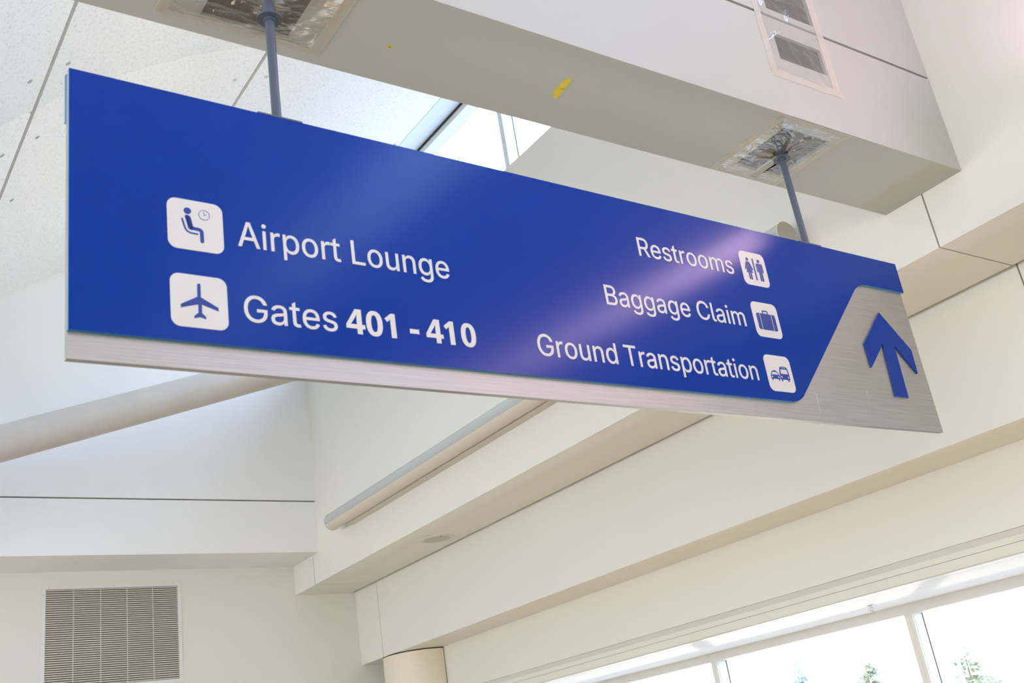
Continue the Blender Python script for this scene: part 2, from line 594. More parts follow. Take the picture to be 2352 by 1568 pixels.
# mullions of the ribbon window: pitch worked out from the two seen in the photo (6.135 and 8.713)
mull_r = [5.806 + 2.458 * k for k in range(-5, 3)]
win1 = ribbon('window_1', 'long ribbon window along the right wall with white mullions', 8.245, YEND, YF2, -1.3, .790,
              mull_r, .086, .080, .160)
mull_c = [7.762 + 2.579 * k for k in range(-6, 2)]
win2 = ribbon('window_2', 'high clerestory strip window between vault and upper wall', XG, YEND, YF1 + .8, 5.47, 7.283,
              mull_c, .096, .078, .16)
MB().box(XG - .012 - XG, .0 , YEND - (YEND + YF1 + .8) / 2, YF1 - (YEND + YF1 + .8) / 2, 7.379 - 5.47 - .022, 7.379 - 5.47 + .01).build('gasket', BLACKG, win2)

# roller-shade pocket over the ribbon window
mb = MB()
mb.box(7.010, 7.10, YEND, YF2, Z(1.003), Z(1.051), 2)
mb.box(7.000, 7.10, YEND, YF2, Z(.9600), Z(1.003))
mb.box(7.006, 7.10, YEND, YF2, Z(.9570), Z(.9600), 1)
mb.box(7.000, 7.12, YEND, YF2, Z(.886), Z(.9570))
mb.box(7.004, 7.12, YEND, YF2, Z(.884), Z(.886), 1)
mb.box(6.994, 7.12, YEND, YF2, Z(.8765), Z(.884), 2)
GREYB = mat('grey_shade_channel', (0.66, 0.65, 0.59), 0.5, var=(2, 0.01, 2))
tag(mb.build('trim_1', [SHADEF, GAP, GREYB]), 'pale grey-green shade fascia running along above the ribbon window', 'trim', None, 'structure')
struct('trim_2', MB().box(7.12, 8.6, YEND, YF2, Z(.876), Z(1.05)), mat('matte_white_soffit', (0.80, 0.80, 0.79), 0.95, spec=0.05, var=(2, 0.01, 2)), 'white window head soffit catching light from outside', 'trim')
# wall under and outside the ribbon window
struct('wall_right_base', MB().box(8.245, 8.6, YEND, YF2, 0, Z(-1.3)), PAINT, 'low wall under the ribbon window', 'wall')

# ------------------------------------------------------------------ ceiling beam that carries the sign
mb = MB()
BX0, BX1, BZT = -0.4, X1, 4.45
th = .018
# underside board with two openings
holeL = (1.186, 1.553, 2.885, 3.213)
holeR = (4.161, 4.528, 2.864, 3.236)
xs = [BX0, holeL[0], holeL[1], holeR[0], holeR[1], BX1]
for i in range(5):
    a, b = xs[i], xs[i + 1]
    if i in (1, 3):
        hh = holeL if i == 1 else holeR
        mb.box(a, b, YN0, hh[2], Z(ZB), Z(ZB + th))
        mb.box(a, b, hh[3], YN1, Z(ZB), Z(ZB + th))
    else:
        mb.box(a, b, YN0, YN1, Z(ZB), Z(ZB + th))
mb.box(4.335, 4.392, 3.05, holeR[3], Z(ZB), Z(ZB + .004))
# near face: lower band, reveal, upper band, two openings
F1_ = (4.165, 4.545, 3.272, 3.443)
F2_ = (4.172, 4.557, 3.610, 3.95)
def face(x0, x1, z0, z1, mi=0, d=0.0):
    mb.box(x0, x1, YN0 + d, YN0 + th + d, Z(z0), Z(z1), mi)
face(BX0, F1_[0], ZB + th, 3.547)
face(F1_[1], BX1, ZB + th, 3.547)
face(F1_[0], F1_[1], ZB + th, F1_[2])
face(F1_[0], F1_[1], F1_[3], 3.547)
face(BX0, BX1, 3.547, 3.566, 1, .014)
face(BX0, F2_[0], 3.566, BZT)
face(F2_[1], BX1, 3.566, BZT)
face(F2_[0], F2_[1], 3.566, F2_[2])
face(F2_[0], F2_[1], F2_[3], BZT)
# back face and top
mb.box(BX0, BX1, YN1 - th, YN1, Z(ZB + th), Z(BZT))
mb.box(BX0, BX1, YN0 + th, YN1 - th, Z(BZT - th), Z(BZT))
mb.box(BX0, BX0 + th, YN0 + th, YN1 - th, Z(ZB + th), Z(BZT - th))
# inner boards coloured dark, standing for the unlit hollow
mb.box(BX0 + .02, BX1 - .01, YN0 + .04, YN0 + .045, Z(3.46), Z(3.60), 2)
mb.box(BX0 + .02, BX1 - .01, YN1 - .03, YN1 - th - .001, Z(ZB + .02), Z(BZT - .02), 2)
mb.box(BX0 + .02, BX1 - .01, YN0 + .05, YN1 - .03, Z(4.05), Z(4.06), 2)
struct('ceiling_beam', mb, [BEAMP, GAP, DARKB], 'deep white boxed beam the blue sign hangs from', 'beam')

# ------------------------------------------------------------------ the overhead sign
SO = Vector((0.638, 2.900, 2.257 + H0))
SO = Vector((0.63813, 2.9, 2.25731 + H0))
def rodr(w_):
    w_ = Vector(w_)
    return Matrix.Rotation(w_.length, 3, w_.normalized())
SR = rodr((0.022, -0.013, 0.030))
SU, SN, SV = SR.col[0], SR.col[1], SR.col[2]
sign = empty('wayfinding_sign', (0, 0, 0), 'long blue overhead airport direction sign hanging from the boxed beam on two grey poles', 'sign')
sign.matrix_world = Matrix.Translation(SO) @ SR.to_4x4()
# local frame of the sign: x along it, -z down, +y into it
S = lambda a, b, d: (a, d, -b)
SW, SH = 4.419, .983


def arc_pts(p, q, c, n=8):
    out = []
    for i in range(n + 1):
        t = i / n
        out.append(((1 - t) ** 2 * p[0] + 2 * t * (1 - t) * c[0] + t * t * q[0], (1 - t) ** 2 * p[1] + 2 * t * (1 - t) * c[1] + t * t * q[1]))
    return out


plate_poly = [(0, 0), (SW, 0), (SW, .1775), (4.079, .1775)] + arc_pts((4.079, .1775), (3.946, .232), (4.003, .1775), 10)[1:] \
    + arc_pts((3.304, .857), (3.198, .8985), (3.262, .8985), 10) + [(0, .8985)]
def edge_mat(a, b):
    if abs(a[0] - b[0]) < 1e-6 and a[0] < .01:
        return 2
    return 1
MB().prism([plate_poly], S, 0, .014, 0, edge_mat).build('front_plate', [BLUE, TEAL, LITEDGE], sign)
back_poly = [(SW - a, b) for a, b in plate_poly][::-1]
MB().prism([back_poly], S, .038, .052, 0, edge_mat).build('back_plate', [BLUE, TEAL, LITEDGE], sign)
mt = MB().prism([[(0.002, .004), (SW - .012, .004), (SW - .003, SH), (0.0, SH)]], S, .014, .038, 0, 1)
mt = tag(mt.build('metal_panel', [BRUSH, mat('dimmed_metal_edge', (0.34, 0.35, 0.36), 0.7, spec=0.2, var=(9, 0.04, 2))], sign), 'brushed aluminium core panel')  # panel edge coloured darker so its underside looks less brightly lit
SCUFF = mat('pale_scuffed_metal', (0.58, 0.575, 0.53), 0.5, metal=.9, var=(30, 0.06, 3))
for sc in ([(3.409, .838), (3.419, .838), (3.410, .936), (3.402, .936)], [(3.828, .790), (3.835, .790), (3.821, .892), (3.816, .892)]):
    MB().prism([sc], S, .0135, .014).build('scuff_mark', SCUFF, mt)
arrow = [(4.127, .331), (4.331, .528), (4.326, .662), (4.180, .515), (4.172, .811), (4.062, .811), (4.079, .517), (3.919, .663), (3.915, .531)]
tag(MB().prism([arrow], S, .004, .014, 0, 1).build('arrow', [BLUE, mat('arrow_edge', (.012, .06, .30), .35, var=(6, .06, 2))], sign), 'raised blue upward arrow')


def rrect(x0, x1, z0, z1, r, n=7):
    out = []
    for (cx, cz, a0) in ((x1 - r, z0 + r, -90), (x1 - r, z1 - r, 0), (x0 + r, z1 - r, 90), (x0 + r, z0 + r, 180)):
        for i in range(n + 1):
            a = R(a0 + 90 * i / n)
            out.append((cx + r * math.cos(a), cz + r * math.sin(a)))
    return out


def circ(c, r, n=28):
    return [(c[0] + r * math.cos(2 * math.pi * i / n), c[1] + r * math.sin(2 * math.pi * i / n)) for i in range(n)]


def stroke(pts, w_, n=8):
    """outline of a round-capped stroke along a smooth polyline"""
    P = [Vector((a, b)) for a, b in pts]
    left, right = [], []
    for i, p in enumerate(P):
        d0 = (P[i] - P[i - 1]).normalized() if i else (P[1] - P[0]).normalized()
        d1 = (P[i + 1] - P[i]).normalized() if i < len(P) - 1 else d0
        d = (d0 + d1).normalized()
        k = 1 / max(.5, d.dot(d0))
        nn = Vector((-d.y, d.x)) * w_ / 2 * k
        left.append(p + nn)
        right.append(p - nn)
    def cap(c, frm):
        out = []
        a0 = math.atan2((frm - c).y, (frm - c).x)
        for i in range(1, n):
            a = a0 - math.pi * i / n
            out.append(c + Vector((math.cos(a), math.sin(a))) * w_ / 2)
        return out
    o = left + cap(P[-1], left[-1]) + right[::-1] + cap(P[0], right[0])
    return [(p.x, p.y) for p in o]


def bez(p, c, q, n=8):
    return arc_pts(p, q, c, n)


seated = [
    [circ((.361, .228), .067)],
    [stroke([(.345, .345), (.352, .37), (.385, .50)] + bez((.385, .50), (.402, .563), (.47, .566), 5)[1:] + [(.55, .572)] + bez((.55, .572), (.602, .576), (.604, .63), 5)[1:] + [(.606, .80)], .066)],
    [[(.318, .36), (.33, .325), (.36, .315), (.395, .322), (.417, .35), (.452, .532), (.452, .60), (.40, .60), (.367, .575)]],
    [stroke([(.262, .405), (.30, .555)] + bez((.30, .555), (.33, .655), (.42, .664), 7)[1:] + [(.525, .668)], .030)],
]
clock = [
    [circ((.660, .262), .104, 36), circ((.660, .262), .092, 36)[::-1]],
    [stroke([(.655, .205), (.659, .268), (.700, .248)], .013)],
]
aeroplane = [[[(.470, .185), (.478, .163), (.498, .157), (.518, .163), (.527, .185), (.524, .415), (.827, .580), (.830, .647), (.538, .553),
               (.536, .717), (.600, .775), (.603, .824), (.499, .797), (.400, .826), (.402, .778), (.473, .716), (.475, .556), (.173, .650), (.174, .586), (.466, .412)]]]
woman = [
    [circ((.293, .232), .052)],
    [[(.25, .303), (.345, .303), (.365, .325), (.45, .52), (.43, .545), (.40, .545), (.352, .40), (.345, .41), (.415, .63), (.172, .63), (.245, .41), (.238, .40),
      (.185, .545), (.155, .545), (.137, .52), (.215, .325)]],
    [[(.232, .63), (.282, .63), (.282, .815), (.270, .835), (.244, .835), (.232, .815)]],
    [[(.302, .63), (.352, .63), (.352, .815), (.340, .835), (.314, .835), (.302, .815)]],
]
divider = [[[(.488, .187), (.540, .187), (.540, .826), (.488, .826)]]]
man = [
    [circ((.733, .232), .052)],
    [[(.655, .303), (.81, .303), (.845, .318), (.862, .35), (.862, .55), (.848, .57), (.828, .57), (.815, .55), (.815, .385), (.80, .385), (.80, .60), (.668, .60),
      (.668, .385), (.653, .385), (.653, .55), (.640, .57), (.620, .57), (.606, .55), (.606, .35), (.622, .318)]],
    [[(.668, .60), (.726, .60), (.726, .81), (.712, .835), (.682, .835), (.668, .81)]],
    [[(.742, .60), (.800, .60), (.800, .81), (.786, .835), (.756, .835), (.742, .81)]],
]
case = [
    [[(.262, .32), (.262, .788), (.19, .788), (.15, .775), (.137, .74), (.137, .37), (.15, .335), (.19, .32)]],
    [[(.290, .32), (.705, .32), (.705, .788), (.290, .788)]],
    [[(.733, .32), (.81, .32), (.85, .335), (.863, .37), (.863, .74), (.85, .775), (.81, .788), (.733, .788)]],
    [[(.385, .32), (.385, .26), (.395, .235), (.42, .226), (.575, .226), (.60, .235), (.61, .26), (.61, .32), (.575, .32), (.575, .262), (.42, .262), (.42, .32)]],
]
taxi = [
    [[(.262, .445), (.262, .425), (.345, .425), (.345, .445)]],
    [[(.135, .575), (.157, .535), (.195, .465), (.215, .445), (.39, .445), (.41, .465), (.450, .535), (.473, .575), (.473, .66), (.135, .66)],
     [(.175, .545), (.432, .545), (.392, .472), (.215, .472)],
     circ((.185, .603), .026, 14), circ((.425, .603), .026, 14)],
    [[(.160, .66), (.202, .66), (.202, .69), (.192, .705), (.170, .705), (.160, .69)]],
    [[(.405, .66), (.447, .66), (.447, .69), (.437, .705), (.415, .705), (.405, .69)]],
]
bus = [
    [[(.495, .50), (.530, .35), (.555, .315), (.60, .298), (.76, .298), (.81, .315), (.835, .35), (.862, .50), (.862, .658), (.495, .658)],
     [(.540, .500), (.828, .500), (.808, .372), (.560, .372)],
     [(.600, .340), (.765, .340), (.765, .322), (.600, .322)],
     circ((.555, .588), .028, 14), circ((.810, .588), .028, 14)],
    [[(.522, .658), (.566, .658), (.566, .695), (.556, .712), (.532, .712), (.522, .695)]],
    [[(.775, .658), (.819, .658), (.819, .695), (.809, .712), (.785, .712), (.775, .695)]],
]


def tile(x0, z0, shapes, label):
    w_, h_ = .1835, .1805
    t = MB().prism([rrect(x0, x0 + w_, z0, z0 + h_, .030)], S, -.0012, 0).build('pictogram_tile', WHITEV, sign)
    tag(t, label)
    for nm, shp, m in shapes:
        q = MB()
        for loops in shp:
            q.prism([[(x0 + a * w_, z0 + b * h_) for a, b in l] for l in loops], S, -.0022, -.0012)
        q.build(nm, m, t)


tile(.2970, .4030, [('seated_figure', seated, GLYPHB), ('clock', clock, CLOCKB)], 'white tile with seated figure and clock')
tile(.2985, .6705, [('aeroplane', aeroplane, GLYPHB)], 'white tile with aeroplane')
tile(3.0685, .1340, [('woman_figure', woman, GLYPHB), ('divider_bar', divider, GLYPHB), ('man_figure', man, GLYPHB)], 'white tile with woman and man')
tile(3.0660, .4035, [('suitcase', case, GLYPHB)], 'white tile with suitcase')
tile(3.0640, .6745, [('taxi', taxi, GLYPHB), ('bus', bus, GLYPHB)], 'white tile with taxi and bus')

GLYPHS = {
'A':(480,[[(16,0),(201,509),(276,509),(463,0),(395,0),(287,302),(282,317),(276,334),(270,352),(264,372),(257,394),(250,420),(241,447),(232,478),(245,478),(236,447),(228,419),(220,393),(213,371),(206,351),(201,333),(195,317),(191,302),(85,0)],[(110,142),(110,199),(370,199),(370,142)]]),
'i':(167,[[(53,0),(53,379),(114,379),(114,0)],[(84,443),(75,444),(67,446),(60,449),(48,461),(44,468),(42,475),(41,483),(42,491),(44,499),(48,506),(54,512),(60,517),(67,521),(75,523),(84,524),(92,523),(100,521),(107,517),(114,512),(119,506),(123,499),(126,491),(126,475),(123,468),(119,461),(114,455),(107,449),(100,446),(92,444)]]),
'r':(259,[[(53,0),(53,379),(112,379),(112,321),(115,321),(122,335),(130,347),(140,358),(152,367),(166,375),(181,380),(196,384),(213,385),(225,385),(229,384),(243,384),(243,322),(242,323),(239,323),(235,324),(230,324),(224,325),(219,325),(213,326),(207,326),(194,325),(182,323),(170,319),(159,315),(149,309),(140,301),(132,293),(126,284),(121,273),(117,262),(114,250),(114,0)]]),
'p':(424,[[(53,-143),(53,379),(112,379),(112,319),(118,319),(126,331),(131,338),(137,346),(144,353),(152,360),(161,367),(171,373),(183,378),(197,381),(212,384),(229,384),(252,383),(274,378),(294,371),(313,361),(330,347),(345,332),(359,313),(370,293),(379,270),(385,245),(389,218),(390,189),(389,160),(385,133),(379,108),(370,84),(359,64),(346,45),(330,29),(313,16),(294,5),(274,-2),(252,-7),(229,-8),(213,-7),(198,-5),(184,-1),(173,4),(162,10),(153,17),(145,24),(138,31),(132,39),(122,53),(118,59),(114,59),(114,-143)],[(220,47),(237,48),(253,51),(267,57),(279,66),(291,76),(301,88),(309,101),(316,117),(321,133),(325,151),(327,170),(328,189),(327,209),(325,227),(321,245),(316,261),(309,276),(301,290),(291,301),(280,311),(267,319),(253,325),(237,329),(220,330),(203,329),(188,325),(174,320),(161,312),(150,302),(140,291),(132,278),(125,263),(120,247),(116,229),(113,210),(113,169),(116,150),(120,132),(125,115),(132,100),(140,86),(150,75),(162,65),(174,57),(188,51),(204,48)]]),
'o':(415,[[(207,-8),(182,-7),(159,-2),(137,6),(117,16),(98,30),(82,46),(68,64),(56,85),(46,108),(40,133),(36,159),(34,187),(36,216),(40,243),(46,268),(56,291),(68,312),(82,330),(98,346),(117,360),(137,371),(159,378),(182,383),(207,384),(233,383),(256,378),(278,371),(299,360),(317,346),(333,330),(347,312),(359,291),(369,268),(376,243),(380,216),(381,187),(380,159),(376,133),(369,108),(359,85),(347,64),(333,46),(317,30),(299,16),(278,6),(256,-2),(233,-7)],[(207,46),(226,48),(242,51),(257,57),(270,66),(282,76),(292,89),(300,102),(307,117),(312,134),(316,151),(318,169),(319,187),(318,206),(316,224),(312,242),(307,258),(300,274),(292,287),(282,300),(270,310),(257,319),(242,325),(226,329),(207,330),(189,329),(173,325),(158,319),(145,310),(134,300),(124,287),(115,274),(108,258),(103,242),(99,224),(97,206),(96,187),(97,169),(99,151),(103,134),(108,117),(115,102),(124,89),(134,76),(145,66),(158,57),(173,51),(189,48)]]),
't':(227,[[(204,379),(204,327),(126,327),(126,98),(127,86),(128,76),(132,68),(136,61),(142,56),(150,53),(159,51),(170,50),(173,50),(177,50),(181,51),(185,51),(190,52),(194,52),(198,53),(202,54),(213,2),(208,0),(203,-1),(198,-2),(192,-3),(186,-3),(180,-4),(174,-4),(168,-4),(145,-3),(125,2),(107,10),(92,21),(80,35),(72,52),(67,71),(65,93),(65,327),(6,327),(6,379),(65,379),(65,450),(126,487),(126,379)]]),
'L':(393,[[(60,0),(60,509),(125,509),(125,57),(361,57),(361,0)]]),
'u':(410,[[(182,-5),(164,-4),(146,-1),(130,4),(115,11),(101,20),(89,31),(78,44),(69,59),(62,76),(57,95),(54,116),(53,139),(53,379),(114,379),(114,144),(115,123),(119,105),(127,89),(137,75),(150,64),(164,56),(181,52),(200,50),(213,51),(226,53),(238,57),(249,62),(259,69),(268,77),(276,86),(283,97),(289,109),(293,122),(295,137),(296,153),(296,379),(357,379),(357,0),(298,0),(298,92),(307,92),(297,67),(286,47),(272,30),(257,17),(240,7),(222,0),(203,-4)]]),
'n':(410,[[(114,0),(53,0),(53,379),(112,379),(112,287),(102,287),(112,312),(124,332),(137,349),(152,362),(169,372),(187,379),(207,383),(227,384),(246,383),(264,380),(280,376),(295,369),(309,360),(321,349),(332,336),(341,321),(348,304),(353,285),(356,264),(357,240),(357,0),(296,0),(296,235),(295,256),(290,275),(283,291),(273,304),(260,315),(246,323),(229,328),(210,329),(197,328),(184,326),(172,322),(161,317),(150,311),(141,303),(133,293),(126,283),(121,271),(117,257),(114,243)]]),
'g':(425,[[(207,-151),(187,-150),(168,-148),(150,-144),(134,-140),(119,-134),(105,-127),(93,-119),(82,-110),(73,-101),(64,-91),(57,-80),(51,-69),(101,-41),(106,-47),(110,-53),(116,-59),(122,-66),(128,-72),(136,-78),(154,-88),(165,-92),(178,-95),(192,-97),(207,-97),(229,-96),(249,-92),(267,-85),(282,-75),(295,-62),(304,-47),(310,-28),(311,-6),(311,68),(306,68),(298,56),(293,49),(287,41),(280,34),(272,28),(263,21),(241,11),(227,8),(212,5),(195,5),(173,6),(152,10),(132,17),(113,27),(95,39),(80,53),(67,71),(55,90),(46,112),(39,136),(35,163),(34,191),(35,220),(39,246),(46,271),(55,293),(66,314),(80,332),(95,347),(112,361),(131,371),(152,378),(173,383),(196,384),(213,384),(228,382),(242,378),(253,373),(264,367),(273,360),(281,353),(288,346),(294,338),(299,331),(304,325),(308,319),(313,319),(313,379),(372,379),(372,-9),(371,-32),(367,-54),(360,-73),(350,-90),(338,-104),(324,-117),(308,-127),(291,-136),(271,-142),(251,-147),(229,-150)],[(205,59),(222,60),(237,63),(251,68),(264,75),(275,84),(285,95),(293,107),(300,121),(305,137),(309,154),(312,172),(312,212),(309,231),(305,248),(300,264),(293,278),(285,291),(275,303),(264,312),(251,320),(237,325),(222,329),(205,330),(188,329),(172,325),(158,320),(145,312),(134,302),(124,290),(115,277),(109,262),(103,246),(99,229),(97,212),(96,193),(97,173),(99,155),(103,138),(109,123),(116,108),(124,96),(134,85),(145,76),(158,68),(172,63),(188,60)]]),
'e':(404,[[(212,-8),(185,-7),(161,-2),(138,6),(117,16),(98,30),(82,46),(68,64),(56,85),(46,108),(40,132),(35,159),(34,187),(35,215),(39,242),(46,267),(55,290),(67,311),(81,329),(97,346),(115,359),(135,370),(157,378),(180,383),(205,384),(221,384),(236,382),(251,379),(266,374),(280,368),(294,361),(307,351),(319,341),(331,329),(341,315),(350,299),(357,282),(363,263),(368,242),(370,219),(371,194),(371,169),(75,169),(75,221),(338,221),(310,202),(309,220),(307,237),(303,254),(298,269),(291,282),(283,294),(273,305),(263,314),(250,321),(237,326),(222,329),(205,330),(189,329),(173,326),(159,321),(146,313),(135,304),(125,294),(116,282),(109,270),(103,256),(99,241),(97,226),(96,211),(96,178),(97,157),(100,139),(104,122),(110,106),(118,92),(128,80),(139,70),(151,61),(165,55),(179,50),(195,47),(212,46),(224,47),(234,48),(244,50),(254,53),(263,56),(271,61),(278,66),(292,80),(302,96),(306,105),(365,91),(360,77),(353,63),(345,51),(335,39),(324,29),(311,19),(298,11),(283,4),(266,-1),(249,-5),(231,-7)]]),
'G':(520,[[(269,-7),(236,-5),(205,1),(176,11),(149,25),(125,43),(104,64),(85,88),(69,116),(57,146),(47,179),(42,215),(40,254),(42,293),(47,329),(57,362),(69,393),(85,421),(103,445),(125,466),(149,484),(175,498),(203,508),(233,514),(265,516),(285,515),(304,513),(322,509),(340,504),(358,497),(374,489),(389,480),(403,469),(416,458),(429,445),(439,431),(449,416),(458,401),(465,384),(470,367),(474,349),(408,349),(404,361),(399,372),(393,383),(387,393),(380,403),(365,420),(347,434),(337,439),(326,444),(304,452),(291,454),(279,455),(265,456),(243,454),(222,450),(202,443),(183,432),(166,419),(150,404),(137,385),(125,364),(116,340),(109,314),(105,285),(103,254),(105,223),(109,194),(116,168),(125,145),(137,124),(151,105),(166,90),(184,76),(203,66),(224,59),(246,54),(269,53),(290,54),(309,57),(328,63),(345,71),(360,81),(374,93),(386,107),(396,123),(404,141),(410,160),(414,180),(415,202),(434,199),(283,199),(283,256),(478,256),(478,200),(476,170),(471,141),(463,115),(451,91),(436,69),(419,50),(399,33),(377,19),(352,8),(326,0),(298,-5)]]),
'a':(389,[[(160,-9),(142,-8),(126,-5),(110,-1),(94,5),(80,12),(68,22),(57,32),(48,45),(40,58),(35,73),(31,90),(30,108),(31,123),(34,138),(38,150),(43,161),(50,171),(58,179),(67,187),(89,199),(100,203),(112,207),(125,211),(138,213),(152,216),(178,220),(194,222),(209,224),(222,225),(234,227),(244,228),(252,230),(259,232),(265,235),(270,238),(273,243),(275,248),(276,255),(276,257),(275,268),(273,279),(271,288),(267,297),(262,304),(256,311),(248,317),(240,322),(230,326),(220,329),(196,331),(183,330),(171,329),(159,326),(149,322),(140,318),(132,313),(124,307),(118,301),(107,288),(103,281),(100,274),(41,291),(48,308),(57,322),(67,335),(79,346),(91,355),(104,364),(118,370),(133,375),(148,379),(163,382),(179,384),(204,384),(215,383),(227,382),(251,376),(263,372),(275,367),(286,360),(296,353),(306,343),(315,333),(322,320),(329,306),(333,290),(336,272),(337,251),(337,0),(277,0),(277,52),(272,52),(269,45),(264,38),(258,32),(252,25),(244,18),(236,12),(226,6),(215,1),(203,-3),(190,-6),(176,-8)],[(170,45),(187,46),(202,49),(216,53),(228,59),(239,66),(248,74),(257,83),(263,93),(269,104),(275,126),(276,138),(276,190),(270,186),(265,184),(253,180),(246,179),(239,177),(223,175),(216,173),(200,171),(186,169),(181,169),(175,168),(165,166),(154,164),(144,162),(134,159),(125,155),(117,150),(110,145),(103,139),(98,132),(95,124),(93,115),(92,105),(92,95),(94,87),(98,79),(102,72),(107,66),(121,56),(130,52),(139,49),(149,47),(159,46)]]),
's':(365,[[(182,-8),(163,-7),(145,-5),(128,-2),(112,3),(98,10),(84,18),(72,27),(62,38),(53,50),(45,63),(40,78),(36,94),(94,107),(99,92),(105,79),(114,69),(124,60),(136,54),(150,49),(165,46),(181,45),(200,46),(217,50),(232,55),(244,62),(255,71),(262,81),(267,91),(268,103),(267,112),(265,121),(260,129),(254,136),(246,142),(237,147),(225,151),(212,155),(149,170),(125,177),(104,186),(87,196),(72,208),(61,222),(53,237),(48,255),(47,274),(48,290),(51,305),(57,319),(65,332),(75,343),(87,354),(100,363),(115,370),(131,377),(149,381),(167,384),(206,384),(223,381),(239,378),(254,372),(267,366),(279,358),(290,349),(299,339),(307,328),(314,316),(324,290),(268,277),(264,288),(258,298),(251,307),(243,316),(232,323),(219,328),(205,331),(187,333),(171,332),(156,329),(143,324),(131,317),(121,308),(114,299),(110,289),(109,277),(110,267),(112,258),(117,250),(124,243),(133,237),(144,232),(157,227),(172,223),(229,209),(254,202),(275,194),(292,183),(306,171),(317,158),(325,142),(330,125),(331,107),(330,90),(326,75),(321,61),(312,47),(302,35),(290,24),(276,15),(260,6),(242,0),(223,-5),(203,-7)]]),
'R':(449,[[(60,0),(60,509),(236,509),(264,507),(290,504),(313,497),(333,489),(351,478),(367,465),(380,450),(390,433),(399,415),(405,395),(408,374),(409,352),(408,330),(405,309),(399,290),(390,271),(380,255),(367,240),(351,228),(333,217),(312,209),(289,203),(264,199),(236,198),(96,198),(96,255),(234,255),(252,256),(269,258),(284,262),(298,267),(309,273),(319,281),(327,290),(334,300),(339,312),(342,324),(344,338),(345,352),(344,367),(342,380),(339,393),(334,405),(327,415),(319,425),(309,433),(298,440),(284,445),(269,449),(252,451),(233,452),(125,452),(125,0)],[(353,0),(230,229),(303,229),(428,0)]]),
'm':(610,[[(53,0),(53,379),(112,379),(112,295),(108,295),(112,310),(118,323),(125,335),(132,346),(141,355),(151,363),(161,370),(172,376),(183,380),(195,384),(207,386),(219,386),(239,385),(257,380),(273,372),(287,361),(299,347),(309,331),(316,314),(321,295),(312,295),(322,321),(329,332),(337,343),(347,353),(357,361),(368,369),(381,375),(394,380),(407,383),(422,385),(437,386),(453,385),(468,383),(483,378),(497,372),(510,364),(522,354),(532,342),(541,328),(548,313),(553,296),(556,276),(557,255),(557,0),(496,0),(496,254),(494,273),(490,289),(483,302),(473,313),(460,321),(447,326),(433,329),(419,330),(406,330),(395,328),(384,324),(374,320),(365,314),(358,307),(351,299),(345,290),(341,280),(338,270),(336,259),(335,247),(335,0),(274,0),(274,260),(273,275),(269,288),(262,301),(253,311),(242,320),(229,326),(215,329),(199,330),(188,330),(178,328),(168,325),(158,320),(148,314),(140,307),(132,299),(126,289),(121,278),(117,266),(114,253),(114,0)]]),
'B':(456,[[(60,0),(60,509),(241,509),(266,508),(289,504),(310,499),(329,491),(345,481),(359,469),(371,456),(381,442),(388,426),(394,410),(397,392),(398,374),(397,358),(395,344),(392,331),(387,320),(380,310),(373,301),(365,293),(356,286),(347,280),(336,275),(326,270),(315,267),(315,262),(327,261),(339,257),(351,252),(363,245),(374,237),(385,227),(394,216),(402,203),(409,189),(414,173),(417,155),(418,136),(417,117),(413,100),(408,83),(400,67),(390,52),(377,39),(362,28),(344,18),(324,10),(301,4),(275,1),(247,0)],[(125,57),(245,57),(272,58),(296,63),(315,70),(330,80),(341,92),(349,105),(354,120),(355,137),(355,149),(352,161),(348,173),(342,184),(335,194),(327,203),(317,211),(306,218),(293,224),(279,228),(264,230),(248,231),(125,231)],[(125,285),(238,285),(252,286),(265,288),(277,291),(288,296),(299,302),(308,309),(316,317),(323,326),(329,337),(333,348),(335,359),(336,372),(334,388),(330,403),(323,417),(313,429),(299,439),(283,446),(263,450),(240,452),(125,452)]]),
'C':(510,[[(267,-7),(235,-5),(205,1),(177,11),(150,25),(126,42),(104,63),(86,88),(70,115),(57,146),(48,179),(42,215),(40,254),(42,293),(48,329),(57,362),(70,393),(86,421),(104,445),(126,466),(150,484),(177,498),(205,508),(235,514),(267,516),(286,515),(305,513),(323,509),(340,504),(357,498),(373,490),(388,481),(402,471),(415,460),(427,447),(438,433),(448,418),(456,402),(463,385),(469,367),(473,348),(408,348),(405,361),(401,373),(389,395),(375,413),(366,421),(348,435),(337,440),(327,445),(315,449),(304,452),(292,454),(280,455),(267,456),(245,454),(223,450),(203,443),(184,432),(166,419),(150,403),(137,385),(125,364),(116,340),(109,314),(105,285),(103,254),(105,223),(109,194),(116,168),(125,145),(137,123),(151,105),(166,89),(184,76),(203,66),(223,59),(245,54),(267,53),(280,53),(304,57),(315,60),(327,64),(337,69),(348,74),(366,88),(375,96),(389,114),(401,136),(405,148),(408,160),(473,160),(469,142),(463,124),(457,107),(448,91),(438,76),(428,62),(416,49),(402,38),(388,28),(373,19),(357,11),(341,5),(323,0),(305,-4),(286,-6)]]),
'l':(189,[[(139,-2),(119,-1),(101,3),(86,10),(74,20),(65,33),(58,47),(54,65),(53,84),(53,509),(114,509),(114,87),(115,77),(117,68),(120,62),(124,58),(130,54),(137,53),(146,52),(158,52),(160,53),(165,53),(167,54),(170,54),(181,3),(176,2),(162,-1),(156,-2)]]),
'T':(449,[[(32,452),(32,509),(417,509),(417,452),(257,452),(257,0),(193,0),(193,452)]]),
